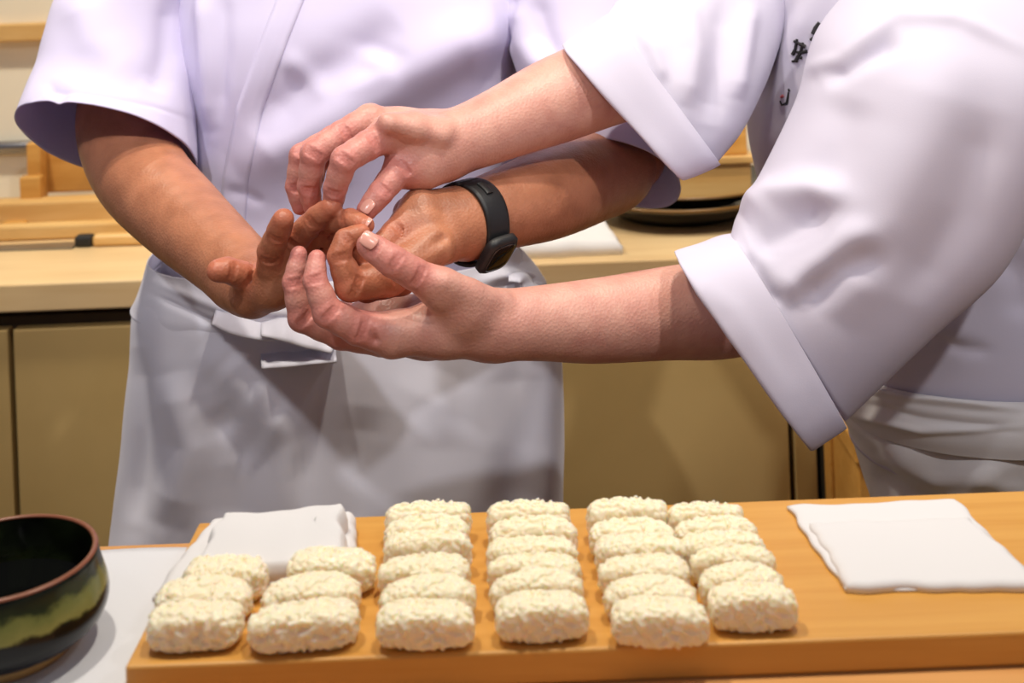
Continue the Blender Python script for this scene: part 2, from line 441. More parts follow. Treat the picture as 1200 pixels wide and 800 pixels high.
def nail(body, c, ax, up, ln, wd, rad):
    """curved fingernail plate at c, long along ax, facing up"""
    ax = np.array(ax, float); ax /= np.linalg.norm(ax); up = np.array(up, float); up -= (up@ax)*ax; up /= np.linalg.norm(up); sd = np.cross(ax, up)
    v, f = [], []; nu, nv = 9, 9
    for i in range(nu):
        for j in range(nv):
            s_, t = -1+2*i/(nu-1), -1+2*j/(nv-1)
            lx = s_*ln/2*math.sqrt(max(0, 1-.35*t*t)); wy = t*wd/2*(1-.12*s_*s_)
            zz = math.sqrt(max(rad**2-wy**2, 0))-rad + .0004 - .0007*s_*s_
            v.append(c+ax*lx+sd*wy+up*zz)
    for i in range(nu-1):
        for j in range(nv-1): f.append((i*nv+j, (i+1)*nv+j, (i+1)*nv+j+1, i*nv+j+1))
    o = obj('fingernail', mesh('fingernail', v, f), M['nail'], body)
    m = o.modifiers.new('thickness', 'SOLIDIFY'); m.thickness = .0009; m.offset = 0
    m = o.modifiers.new('round', 'SUBSURF'); m.levels = m.render_levels = 1
    return o

def person_core(L_, cx, cy, sh, lean=(0, 0), face=(0, -1)):
    """hidden trunk, legs, neck and head; cx,cy = pelvis, sh = shoulder line (left, right) points"""
    fx, fy = face; sx, sy = -fy, fx      # sideways
    side = np.array((sx, sy, 0)); fw = np.array((fx, fy, 0))
    pel = np.array((cx, cy, .98)); s0, s1 = map(np.array, sh); nk = (s0+s1)/2+np.array((0, 0, .05))
    ch = nk+np.array((0, 0, -.20)); wa = pel+np.array((0, 0, .12))+(ch-pel)*.25
    L_.chain([(pel, .112), (wa, .102), (ch, .115), (nk+np.array((0, 0, -.06)), .075)], .05, flat=fw, fs=.8)
    L_.chain([(pel+side*.045, .108), (pel-side*.045, .108)], .05)
    L_.chain([(s0, .055), (nk+np.array((0, 0, -.045)), .06), (s1, .055)], .04)
    hd = nk+fw*.035+np.array((0, 0, .20))
    L_.chain([(nk, .055), (nk+(hd-nk)*.55, .052)], .03)
    for q in (-1, 1):
        hip = pel+side*.09*q+np.array((0, 0, -.06)); kn = hip+np.array((0, 0, -.43))+side*.02*q+fw*.02; an = kn+np.array((0, 0, -.41))-fw*.01
        L_.chain([(hip, .088), (kn, .056)], .03); L_.chain([(kn, .055), (kn*.7+an*.3-fw*.01, .054), (an, .038)], .02)
        an0 = an.copy(); an0[2] = .075
        L_.chain([(an, .038), (an0, .036)], .02); toe = an0+fw*.16; toe[2] = .035; heel = an0-fw*.03; heel[2] = .035
        L_.chain([(heel, .034), (toe, .034)], .02)
    # head with a face
    L_.chain([(hd+fw*.0+np.array((0, 0, .03)), .078), (hd+fw*.02+np.array((0, 0, -.05)), .058), (hd+fw*.045+np.array((0, 0, -.09)), .035)], .03)
    L_.chain([(hd+fw*.082+np.array((0, 0, .02)), .009), (hd+fw*.102+np.array((0, 0, -.022)), .013)], .012)   # nose
    L_.chain([(hd+fw*.076+side*.02+np.array((0, 0, -.057)), .007), (hd+fw*.076-side*.02+np.array((0, 0, -.057)), .007)], .006)
    for q in (-1, 1):
        L_.dent([(hd+fw*.085+side*.033*q+np.array((0, 0, .012)), .013), (hd+fw*.085+side*.030*q+np.array((0, 0, .013)), .013)], .012)
        L_.chain([(hd+side*.080*q+np.array((0, 0, .015)), .014), (hd+side*.078*q+np.array((0, 0, -.022)), .009)], .008)
    return hd, fw, side
def head_extras(body, hd, fw, side):
    hr = Limb(); hr.chain([(hd+np.array((0, 0, .042))-fw*.008, .083), (hd-fw*.03+np.array((0, 0, .0)), .080)], .03)
    hr.dent([(hd+fw*.085+side*.03+np.array((0, 0, -.01)), .052), (hd+fw*.085-side*.03+np.array((0, 0, -.01)), .052)], .01)
    v, f, _ = hr.grow(.006); obj('hair', mesh('hair', v, f), M['hair'], body)
    for q in (-1, 1):
        c = hd+fw*.061+side*.032*q+np.array((0, 0, .012))
        v, f = lathe([(.0001, -.011), (.006, -.009), (.011, 0), (.006, .009), (.0001, .011)], 16); obj('eye', mesh('eye', v+c, f), M['eye'], body)
        v, f = lathe([(.0001, -.004), (.004, -.003), (.005, 0), (.004, .003), (.0001, .004)], 12); obj('iris', mesh('iris', v+c+fw*.0085, f), M['iris'], body)

# ------------------------------------------------------------------ chef in the short sleeves (behind)
chefA = empty('person', (-.20, 1.47, 0), 'chef facing the counter in lavender white jacket and apron, wearing a black watch', 'person')
aR = Limb()   # his right arm, hand open palm up
aR.arm([J(152, 100, 1.355, 52), J(148, 152, 1.32, 54), J(166, 205, 1.275, 52), J(212, 254, 1.20, 49), J(258, 296, 1.13, 43), J(282, 318, 1.10, 38)])
aR.chain([J(278, 316, 1.10, 37), J(296, 332, 1.075, 34), J(326, 330, 1.04, 27)], .012)
aR.chain([J(276, 334, 1.085, 27), J(296, 346, 1.055, 22), J(322, 338, 1.035, 20)], .010)
aR.chain([J(318, 336, 1.04, 22), J(345, 318, 1.035, 20), J(362, 312, 1.05, 18)], .010)
aR.finger([J(300, 338, 1.055, 19), J(283, 322, 1.035, 15.5), J(266, 316, 1.025, 14.5), J(255, 317, 1.02, 13)], .008)        # thumb
aR.finger([J(318, 328, 1.035, 18), J(317, 294, 1.015, 15.5), J(327, 270, .998, 14), J(332, 257, .99, 12.8)], .007)          # index
aR.finger([J(338, 312, 1.035, 17), J(349, 277, 1.02, 15.5), J(372, 255, 1.008, 14.2), J(388, 243, 1.0, 12.5)], .006)        # middle
aR.finger([J(356, 305, 1.05, 15), J(384, 262, 1.02, 13.5), J(410, 257, .995, 12.5), J(428, 264, .985, 11)], .005)        # ring
aR.finger([J(362, 310, 1.055, 13), J(382, 284, 1.035, 11.5), J(397, 277, 1.02, 10.5), J(408, 278, 1.012, 9)], .005)         # little
aL = Limb()   # his left arm with the watch
aL.arm([J(722, 130, 1.33, 44), J(722, 192, 1.265, 46), J(690, 208, 1.215, 50), J(640, 228, 1.145, 50), J(585, 246, 1.09, 43), J(545, 260, 1.06, 39)])
aL.chain([J(548, 260, 1.06, 38), J(518, 258, 1.045, 33), J(492, 246, 1.03, 23)], .012)
aL.chain([J(540, 268, 1.05, 34), J(516, 280, 1.03, 27), J(492, 288, 1.01, 20)], .010)
aL.chain([J(516, 258, 1.06, 26), J(480, 250, 1.06, 20)], .010)
aL.finger([J(491, 246, 1.03, 22.5), J(462, 274, 1.005, 16), J(440, 296, .992, 14.5), J(424, 300, .985, 12)], .007)          # index, under the thumb
aL.finger([J(496, 262, 1.02, 22), J(452, 292, 1.0, 16), J(424, 296, .985, 14), J(417, 282, .985, 12)], .006)
aL.finger([J(506, 288, 1.01, 22), J(456, 326, .985, 21), J(411, 334, .968, 19), J(397, 300, .966, 13.5), J(404, 280, .97, 12), J(424, 272, .978, 10)], .008)  # curled finger
aL.finger([J(506, 296, 1.02, 18), J(470, 328, 1.0, 18), J(430, 338, .995, 16), J(415, 318, .99, 13)], .006)
aL.chain([J(508, 292, 1.005, 21), J(478, 308, .992, 21)], .008)
aL.dent([J(520, 279, 1.0, 2.2), J(502, 289, .983, 2.4), J(484, 300, .972, 2.2)], .008)
core = Limb()
shA = (P(235, -95, 1.45), P(600, -105, 1.45))
hA = person_core(core, -.195, 1.45, shA)
core.chain([(shA[0], .05), (P(172, -25, 1.41), .042), (P(152, 90, 1.36), .042), (P(148, 140, 1.33), .042)], .02)
core.chain([(shA[1], .05), (P(655, -20, 1.42), .042), (P(700, 80, 1.37), .040), (P(735, 180, 1.28), .040)], .02)
bodyA = body_mesh('body', [aR.grow(.0011), aL.grow(.0011), core.grow(.007, 3)], M['skinA'], chefA)
head_extras(bodyA, *hA)
c = P(430, 261, 1.0085); nail(bodyA, P(429, 259, .981), P(430, 264, .985)-P(410, 257, .995), np.array((.05, -.75, .7)), .0090, .0085, .0075)

# jacket
jk = cloth('jacket', [ring((358, -196), (482, -198), 1.45, .066), ring((246, -162), (594, -170), 1.45, .088), ring((208, -50), (612, -58), 1.44, .115, e=2.6),
    ring((214, 60), (624, 50), 1.42, .13, e=2.6), ring((226, 150), (624, 150), 1.42, .13, e=2.6), ring((226, 230), (606, 225), 1.42, .125, e=2.6),
    ring((196, 300), (602, 290), 1.42, .125, e=2.6), ring((190, 380), (620, 372), 1.42, .122, e=2.5)], M['shirtA'], chefA, [
        ([(300, 168), (352, 104), (420, 62), (470, 20)], -.011, 24),
    ([(275, 208), (330, 168), (440, 128), (540, 62), (600, 40)], .015, 32),
    ([(330, 60), (365, 96), (386, 118)], .005, 12),
    ([(425, 60), (452, 84), (400, 112)], .004, 10),
    ([(262, 222), (288, 226), (312, 240)], -.003, 6),
    ([(395, 205), (430, 140), (475, 98), (540, 68), (606, 56)], -.022, 11, 'step'),  # added recess whose ledge shades the chest, standing in for a cast shadow
    ([(400, 40), (470, 68), (450, 90)], -.003, 9),
    ([(236, -20), (243, 70), (248, 160)], .008, 9), ([(262, -20), (262, 60), (254, 150)], -.005, 9)], n=300, m=190, wr=.0018, freq=11)
cloth('sleeve', [ring((216, -172), (300, -120), 1.45, .062), ring((120, -85), (250, -50), 1.42, .085), ring((74, -8), (224, 10), 1.385, .085, e=2.2),
    ring((50, 75), (226, 95), 1.345, .082, -.015, e=2.2), ring((27, 154), (226, 180), 1.295, .078, -.052, e=2.3)], M['shirtA'], jk, [
    ([(20, 128), (60, 104), (120, 113), (180, 124), (232, 143)], -.0016, 1.8),
    ([(20, 126), (60, 103), (120, 112), (180, 123), (232, 142)], -.0012, 2.5, 'step'),
    ([(90, -10), (110, 50), (160, 100)], .006, 22), ([(200, -10), (196, 60), (180, 110)], -.006, 16), ([(52, 100), (75, 108), (62, 124)], -.004, 6)], n=220, m=130)
cloth('sleeve', [ring((535, -150), (626, -176), 1.45, .062), ring((580, -80), (715, -55), 1.42, .085), ring((588, 20), (755, 30), 1.385, .085, e=2.2),
    ring((618, 110), (782, 130), 1.33, .078, -.018, e=2.2), ring((668, 184), (797, 226), 1.27, .066, -.042, e=2.2)], M['shirtA'], jk, [
    ([(600, 0), (612, 50), (640, 90)], .007, 14), ([(628, -5), (640, 40), (660, 80)], -.006, 12), ([(590, 60), (600, 30), (600, -20)], -.006, 8)], n=200, m=120)
def overlay(name, ctr, wpx, base, mt, parent, off=.0022, n=80, nw=7):
    """a sewn-on strip of cloth that follows the surface of base"""
    bv = BVHTree.FromPolygons([tuple(q.co) for q in base.data.vertices], [tuple(p.vertices) for p in base.data.polygons])
    ct = np.array(ctr, float); t = np.linspace(0, len(ct)-1, n)
    cx = np.interp(t, np.arange(len(ct)), ct[:, 0]); cy = np.interp(t, np.arange(len(ct)), ct[:, 1])
    tg = np.stack((np.gradient(cx), np.gradient(cy)), 1); tg /= np.linalg.norm(tg, axis=1)[:, None]
    v, f = [], []
    for i in range(n):
        for j in range(nw):
            o_ = (j/(nw-1)-.5)*wpx
            d = Vector(P(cx[i]+tg[i, 1]*o_, cy[i]-tg[i, 0]*o_, 1.0))-Vector((0, 0, CZ)); d.normalize()
            h_ = bv.ray_cast(Vector((0, 0, CZ)), d)
            if h_[0] is None: return None
            k_ = off*(1 if 0 < j < nw-1 else .55)-(.0009 if j == nw-2 else 0)
            v.append(np.array(h_[0]-d*k_))
    for i in range(n-1):
        for j in range(nw-1): f.append((i*nw+j, i*nw+j+1, (i+1)*nw+j+1, (i+1)*nw+j))
    o = obj(name, mesh(name, v, f), mt, parent); m = o.modifiers.new('thickness', 'SOLIDIFY'); m.thickness = .0016; m.offset = 0
    return o
overlay('placket', [(352, -30), (324, 40), (292, 130), (276, 210), (270, 290)], 30, jk, M['shirtA'], jk)
# apron
ap = cloth('apron', [ring((180, 318), (612, 300), 1.42, .134, e=2.5), ring((166, 352), (640, 335), 1.42, .142, e=2.5), ring((160, 420), (655, 395), 1.42, .150, e=2.5),
    ring((152, 520), (660, 500), 1.42, .155, e=2.5), ring((138, 640), (660, 620), 1.42, .160, e=2.5), ring((130, 780), (664, 760), 1.42, .163, e=2.5)], M['apronA'], chefA, [
    ([(394, 400), (368, 480), (346, 560), (344, 680)], .0035, 1.6, 'step'),
    ([(398, 420), (372, 490), (350, 565), (348, 680)], -.004, 9),
    ([(236, 400), (290, 450), (345, 520)], .007, 24), ([(205, 430), (230, 520), (200, 620)], .012, 22), ([(250, 470), (290, 540), (270, 640)], -.009, 26),
    ([(520, 430), (480, 520), (500, 640)], .008, 40), ([(600, 400), (610, 520), (600, 640)], -.008, 30), ([(635, 380), (640, 520), (636, 640)], .008, 14),
    ([(430, 470), (420, 560), (410, 640)], -.006, 26), ([(165, 400), (170, 500), (160, 620)], -.006, 12)], n=300, m=170, wr=.002, freq=8)
cloth('waistband', [ring((181, 296), (606, 284), 1.42, .132, e=2.5), ring((176, 316), (610, 300), 1.42, .141, e=2.5), ring((168, 338), (622, 322), 1.42, .146, e=2.5), ring((162, 350), (640, 336), 1.42, .146, e=2.5)],
    M['apronA'], ap, [([(180, 330), (260, 362), (420, 372)], .003, 5), ([(176, 344), (250, 378), (420, 392)], -.003, 4), ([(560, 330), (600, 322), (640, 330)], .008, 7), ([(590, 350), (620, 338), (640, 340)], .007, 5)], n=240, m=50, wr=.001)
def ribbon(name, pts, d, wpx, mt, parent, tilt=0.0, label=None):
    """a flat cloth tape following pts, about 2 mm thick with rounded edges"""
    v, f = [], []; k = len(pts); pts = [np.array(p, float) for p in pts]
    n = 24; nw = 7
    ext = [2*pts[0]-pts[1]]+pts+[2*pts[-1]-pts[-2]]
    cl = []
    for s_ in np.linspace(0, k-1, n):
        i = min(int(s_), k-2); q = s_-i; p0, p1, p2, p3 = ext[i:i+4]
        cl.append(.5*((2*p1)+(p2-p0)*q+(2*p0-5*p1+4*p2-p3)*q*q+(3*p1-p0-3*p2+p3)*q**3))
    cl = np.array(cl)
    tg = np.gradient(cl[:, :2], axis=0); tg /= np.linalg.norm(tg, axis=1)[:, None]; nr = np.stack((-tg[:, 1], tg[:, 0]), 1)
    for i in range(n):
        ws = wpx*cl[i, 2] if cl.shape[1] > 2 else wpx
        for j in range(nw):
            t = -1+2*j/(nw-1); q = cl[i, :2]+nr[i]*t*ws/2
            v.append(P(q[0], q[1], d+tilt*t*.01-.004*(1-t*t)+.0015*math.sin(i*.7)))
    for i in range(n-1):
        for j in range(nw-1): f.append((i*nw+j, (i+1)*nw+j, (i+1)*nw+j+1, i*nw+j+1))
    o = obj(name, mesh(name, v, f), mt, parent, label=label)
    m = o.modifiers.new('thickness', 'SOLIDIFY'); m.thickness = .002; m.offset = 0
    return o
ribbon('apron_tie', [(250, 372, .75), (275, 380, 1.1), (310, 388, 1), (330, 390, .7)], 1.268, 22, M['apronA'], ap, -1.4)
ribbon('apron_tie', [(306, 386, .6), (335, 386, 1.1), (365, 394, 1.15), (392, 404, .8)], 1.262, 26, M['apronA'], ap, -1.4)
ribbon('apron_tie', [(306, 423, 1.0), (335, 421, 1), (365, 418, 1), (394, 416, .9)], 1.262, 18, M['apronA'], ap, -1.4)

ribbon('apron_tie', [(596, 326, .6), (612, 326, 1), (622, 338, 1.1), (640, 344, .7)], 1.335, 13, M['apronA'], ap, -1.0)

# the watch on his left wrist
wt = empty('wristwatch', P(548, 262, 1.06), 'black rubber wristwatch on the left wrist of the tanned chef', 'watch')
axw = P(600, 242, 1.10)-P(530, 262, 1.05); axw /= np.linalg.norm(axw)
upw = np.array((0, 0, 1.0)); upw -= (upw@axw)*axw; upw /= np.linalg.norm(upw); sdw = np.cross(axw, upw)
cw = P(552, 260, 1.064)
def wband(r1, r2, hw, t0, t1, thick, n=60, sq=2.2):
    v, f = [], []
    for i in range(n+1):
        t = t0+(t1-t0)*i/n; c_, s_ = math.cos(t), math.sin(t)
        x = math.copysign(abs(c_)**(2/sq), c_); y = math.copysign(abs(s_)**(2/sq), s_)
        for rr, hh in ((0, -hw), (thick*.8, -hw*.96), (thick, -hw*.7), (thick, hw*.7), (thick*.8, hw*.96), (0, hw)):
            v.append(cw+axw*hh+upw*x*(r1+rr)+sdw*y*(r2+rr))
    for i in range(n):
        for j in range(6):
            f.append((i*6+j, (i+1)*6+j, (i+1)*6+(j+1) % 6, i*6+(j+1) % 6))
    f.append(tuple(range(5, -1, -1))); f.append(tuple(n*6+j for j in range(6)))
    return v, f
v, f = wband(.0322, .0312, .0125, 0, 2*math.pi*.999, .0028); obj('strap', mesh('strap', v, f), M['blackplastic'], wt)
v, f = wband(.0347, .0335, .0035, .35, .75, .0020, 10); obj('strap_loop', mesh('strap_loop', v, f), M['blackplastic'], wt)
def prism(c, n_, a_, ha, hb, hh, e=4, seg=40, rim=.25):
    """rounded flat case: normal n_, long axis a_"""
    n_ = np.array(n_, float); n_ /= np.linalg.norm(n_); a_ = np.array(a_, float); a_ -= (a_@n_)*n_; a_ /= np.linalg.norm(a_); b_ = np.cross(n_, a_)
    v, f = [], []; prof = [(0.0, -1), (.86, -1), (1, -.6), (1, .45), (.88, 1), (0.0, 1)]
    for s_, h_ in prof:
        for i in range(seg):
            t = 2*math.pi*i/seg; x = math.copysign(abs(math.cos(t))**(2/e), math.cos(t)); y = math.copysign(abs(math.sin(t))**(2/e), math.sin(t))
            v.append(c+a_*x*ha*max(s_, .001)+b_*y*hb*max(s_, .001)+n_*h_*hh)
    for k in range(len(prof)-1):
        for i in range(seg): f.append((k*seg+i, k*seg+(i+1) % seg, (k+1)*seg+(i+1) % seg, (k+1)*seg+i))
    return v, f
nw = sdw*.80-upw*.60
v, f = prism(cw+nw*.0362, nw, axw, .0165, .0185, .0045); obj('case', mesh('case', v, f), M['blackplastic'], wt)
v, f = prism(cw+nw*.0410, nw, axw, .0125, .0145, .0006); obj('face', mesh('face', v, f), M['glass'], wt)
v, f = prism(cw+nw*.0352+axw*.0168, nw, axw, .0018, .0035, .0022); obj('side_button', mesh('side_button', v, f), M['brass'], wt)

# ------------------------------------------------------------------ chef leaning in from the right
chefB = empty('person', (.50, 1.30, 0), 'chef leaning in from beside the cabinet, white jacket with rolled cuffs and black embroidery', 'person')
bL = Limb()   # his left arm: palm up under the other chef's hands
bL.arm([J(930, 345, 1.10, 52), J(850, 362, 1.08, 52), J(790, 366, 1.06, 50), J(700, 375.5, 1.03, 45), J(640, 378, 1.012, 39), J(600, 380, 1.0, 36), J(570, 382, .995, 35)])
bL.chain([J(575, 382, 1.0, 35), J(520, 384, .985, 32), J(462, 391, .975, 25.5)], .012)
bL.chain([J(560, 384, 1.015, 32), J(500, 390, 1.015, 27), J(452, 393, 1.01, 22)], .012)
bL.chain([J(560, 380, 1.03, 28), J(500, 374, 1.045, 25), J(455, 368, 1.045, 23), J(425, 372, 1.045, 20)], .012)
bL.chain([J(566, 374, .99, 29), J(545, 360, .975, 27), J(516, 338, .962, 22.5)], .012)                                  # thumb mount
bL.finger([J(518, 339, .962, 22.5), J(484, 320, .95, 18.5), J(460, 306, .944, 18.2), J(440, 292, .945, 15.5), J(431, 287, .947, 13.5)], .008)  # thumb
bL.finger([J(458, 392, .972, 25), J(420, 384, .962, 20), J(384, 366, .955, 17.5), J(369, 328, .958, 14), J(371, 303, .966, 10.5)], .008)     # index
bL.finger([J(446, 394, 1.0, 23), J(400, 390, .992, 19), J(354, 372, .985, 16.5), J(344, 330, .985, 13), J(350, 298, .99, 10)], .007)        # middle
bL.finger([J(450, 394, 1.03, 20), J(400, 388, 1.035, 17), J(366, 374, 1.04, 14.5), J(356, 345, 1.045, 12), J(358, 325, 1.05, 10)], .006)
bL.finger([J(456, 392, 1.05, 17), J(418, 372, 1.055, 15), J(390, 364, 1.06, 13), J(378, 348, 1.065, 11)], .006)
bL.chain([J(585, 352, .985, 9), J(548, 343, .966, 9), J(520, 330, .95, 7)], .012)                                        # tendon to the thumb
bL.dent([J(421, 304, .925, 2.2), J(445, 322, .928, 2.2)], .004)
bL.dent([J(415, 372, .945, 2.5), J(432, 386, .947, 2.5), J(440, 398, .955, 2.0)], .006)
bR = Limb()   # his right arm: reaching over the top
bR.arm([J(805, 62, 1.225, 46), J(745, 84, 1.185, 49), J(690, 102, 1.14, 49), J(640, 122, 1.12, 46), J(585, 146, 1.09, 39), J(545, 162, 1.07, 35), J(518, 170, 1.06, 34)])
bR.ball(J(502, 148, 1.075, 17), .012)                                                                                    # wrist bone
bR.chain([J(520, 172, 1.06, 33), J(488, 164, 1.045, 29), J(457, 155, 1.03, 22)], .012)
bR.chain([J(516, 164, 1.08, 28), J(470, 152, 1.07, 23), J(436, 141, 1.06, 18)], .012)
bR.chain([J(516, 166, 1.09, 24), J(470, 156, 1.10, 20), J(430, 148, 1.095, 16)], .012)
bR.chain([J(512, 184, 1.055, 28), J(494, 194, 1.04, 25), J(468, 200, 1.03, 19)], .012)                                   # thumb mount
bR.finger([J(456, 156, 1.03, 20), J(430, 171, 1.01, 17.5), J(404, 187, .995, 16.5), J(393, 220, 1.0, 14), J(390, 242, 1.01, 11.5)], .007)     # index
bR.finger([J(432, 140, 1.055, 18), J(400, 158, 1.04, 16.5), J(368, 180, 1.025, 16), J(362, 218, 1.03, 13.5), J(366, 242, 1.035, 11)], .006)   # middle
bR.finger([J(424, 146, 1.085, 16), J(390, 162, 1.07, 15), J(353, 182, 1.05, 14), J(347, 218, 1.05, 12.5), J(352, 242, 1.05, 10)], .006)       # ring
bR.finger([J(428, 152, 1.105, 14), J(396, 172, 1.10, 13), J(372, 192, 1.09, 12), J(366, 222, 1.085, 10)], .005)
bR.finger([J(478, 196, 1.035, 20), J(465, 202, 1.022, 17.5), J(446, 226, 1.008, 14.8), J(430, 246, 1.002, 12.5)], .008)                      # thumb
bR.chain([J(520, 152, 1.04, 8), J(485, 143, 1.03, 7), J(452, 140, 1.012, 7)], .012)                                      # tendons on the back of the hand
bR.chain([J(516, 160, 1.03, 7), J(486, 152, 1.02, 6), J(458, 146, 1.008, 6)], .012)
core = Limb()
shB = (P(905, -70, 1.36), P(1150, 55, 1.20))
hB = person_core(core, .515, 1.30, shB, face=(-.86, -.51))
core.chain([(shB[0], .055), (P(848, -8, 1.29), .042), (P(800, 62, 1.23), .038)], .02)
core.chain([(shB[1], .05), (P(1060, 240, 1.12), .048), (P(920, 345, 1.10), .042)], .03)
bodyB = body_mesh('body', [bL.grow(.0011), bR.grow(.0011), core.grow(.007, 3)], M['skinB'], chefB)
head_extras(bodyB, *hB)
ax_ = P(431, 287, .947)-P(460, 306, .944)
nail(bodyB, P(433, 280, .9375), ax_, np.array((.12, -.72, .62)), .0135, .0125, .0098)
ax_ = P(430, 246, 1.002)-P(446, 226, 1.008)
nail(bodyB, P(430, 241, .9935), ax_, np.array((-.35, -.85, .35)), .012, .0105, .0085)

jb = cloth('jacket', [ring((985, -185), (1125, -170), 1.29, .075), ring((890, -135), (1270, -95), 1.31, .135), ring((886, -30), (1330, 10), 1.29, .135),
    ring((880, 70), (1350, 90), 1.29, .135), ring((884, 180), (1370, 170), 1.285, .135), ring((930, 320), (1380, 310), 1.27, .13), ring((985, 430), (1390, 420), 1.255, .128), ring((1000, 520), (1395, 500), 1.255, .126)],
    M['shirtB'], chefB, [([(960, -20), (925, 60), (905, 140), (898, 200)], .006, 12), ([(930, -10), (905, 60), (892, 130)], -.004, 8),
    ([(1150, 300), (1130, 350), (1110, 410)], .010, 20), ([(1180, 290), (1200, 330), (1200, 380)], -.008, 16), ([(1100, 395), (1130, 408), (1160, 410)], -.005, 5)], n=220, m=150, wr=.002, freq=11)
slB = cloth('sleeve', [ring((1060, -70), (1240, -10), 1.18, .05), ring((1010, -20), (1250, 60), 1.15, .08), ring((962, 40), (1236, 120), 1.12, .095), ring((938, 120), (1212, 205), 1.095, .09), ring((895, 205), (1168, 305), 1.075, .080),
    ring((868, 256), (1085, 388), 1.055, .066), ring((858, 284), (985, 486), 1.035, .052)], M['shirtB'], jb, [
    ([(938, 82), (985, 72), (1050, 20), (1120, 24), (1215, 66)], .007, 7), ([(960, 96), (1010, 66), (1062, 44)], -.012, 11),
    ([(1110, 40), (1075, 160), (1010, 290), (965, 380)], .010, 46), ([(1000, 110), (985, 170), (950, 225)], -.005, 26),
    ([(868, 256), (905, 230), (955, 222), (1000, 236)], .013, 17), ([(876, 290), (925, 272), (975, 246)], -.009, 17),
    ([(872, 290), (893, 330), (915, 362)], -.007, 10), ([(905, 352), (938, 320), (985, 280), (1030, 262)], .008, 15), ([(938, 360), (985, 318), (1040, 292)], -.007, 16),
    ([(1165, 120), (1130, 250), (1060, 360)], -.006, 30)], n=260, m=170, wr=.0012, freq=7, sm=10)
cloth('cuff', [ring((862, 281), (984, 489), 1.035, .058, e=3), ring((846, 284), (978, 494), 1.03, .058, e=3), ring((820, 293), (962, 505), 1.02, .057, e=3), ring((795, 300), (946, 516), 1.01, .054, e=3), ring((799, 301), (945, 511), 1.012, .050, e=3), ring((830, 294), (960, 498), 1.025, .050, e=3)],
    M['shirtB'], slB, [([(800, 320), (860, 365), (930, 480)], .002, 14)], n=200, m=60, wr=.0012, thick=.0012)
slC = cloth('sleeve', [ring((850, -135), (990, -75), 1.36, .075), ring((778, -70), (925, 10), 1.29, .082), ring((742, -22), (896, 90), 1.225, .074), ring((722, 6), (868, 150), 1.185, .064), ring((708, 24), (836, 190), 1.16, .055)],
    M['shirtB'], jb, [([(800, -10), (812, 60), (800, 130)], .007, 14), ([(850, -10), (845, 80), (830, 150)], -.007, 16), ([(880, 0), (872, 60), (860, 120)], .006, 10), ([(735, 20), (765, 60), (780, 100)], .004, 8)], n=220, m=130)
cloth('cuff', [ring((714, 18), (840, 188), 1.163, .061, e=3), ring((702, 26), (832, 193), 1.155, .061, e=3), ring((680, 40), (815, 201), 1.145, .060, e=3), ring((661, 53), (799, 207), 1.135, .057, e=3), ring((665, 54), (797, 203), 1.138, .052, e=3), ring((690, 38), (812, 192), 1.15, .052, e=3)],
    M['shirtB'], slC, [], n=180, m=60, wr=.0012, thick=.0012)
apb = cloth('apron', [ring((988, 452), (1392, 425), 1.255, .136), ring((985, 480), (1395, 452), 1.255, .140), ring((1000, 510), (1400, 490), 1.255, .142), ring((1020, 570), (1405, 540), 1.25, .146), ring((1036, 640), (1410, 600), 1.25, .15), ring((1040, 800), (1420, 760), 1.25, .15)],
    M['apronB'], chefB, [([(1030, 520), (1100, 560), (1200, 540)], .010, 16), ([(1020, 545), (1060, 580), (1120, 600)], -.008, 14), ([(1100, 600), (1150, 560), (1200, 575)], .006, 12)], n=220, m=120, wr=.002, freq=9)
cloth('waistband', [ring((984, 420), (1388, 395), 1.255, .136), ring((978, 436), (1392, 412), 1.255, .145), ring((978, 458), (1394, 432), 1.255, .149), ring((984, 474), (1396, 450), 1.255, .148)], M['apronB'], apb,
    [([(1000, 452), (1060, 466), (1200, 480)], .005, 4), ([(1000, 470), (1080, 490), (1200, 505)], -.004, 6), ([(990, 482), (1080, 505), (1200, 500)], .004, 4), ([(1060, 430), (1130, 445), (1200, 445)], .004, 8)], n=220, m=60, wr=.0015)

# black embroidered characters down the chest
bpy.context.view_layer.update()
vj = [tuple(q.co) for q in jb.data.vertices]; fj = [tuple(p.vertices) for p in jb.data.polygons]
bvh = BVHTree.FromPolygons(vj, fj)
def stroke(pts, wpx, mt):
    out = []
    for p in pts:
        d = Vector(P(p[0], p[1], 1.0))-Vector((0, 0, CZ)); d.normalize()
        h_ = bvh.ray_cast(Vector((0, 0, CZ)), d)
        if h_[0] is None: return
        out.append((np.array(h_[0]), np.array(d)))
    cu = bpy.data.curves.new('embroidered_stroke', 'CURVE'); cu.dimensions = '3D'; cu.bevel_depth = 1; cu.bevel_resolution = 2; cu.use_fill_caps = True
    s_ = cu.splines.new('POLY'); s_.points.add(len(out)-1)
    for i, (q, d) in enumerate(out):
        q = q-d*.0012; s_.points[i].co = (*q, 1); s_.points[i].radius = wpx*q[1]/F/2*(.75+.5*((i*37) % 3)/2)
    o = bpy.data.objects.new('tmp', cu); COL.objects.link(o)
    me = bpy.data.meshes.new_from_object(o.evaluated_get(bpy.context.evaluated_depsgraph_get())); bpy.data.objects.remove(o)
    o = obj('embroidered_stroke', me, mt, jb)
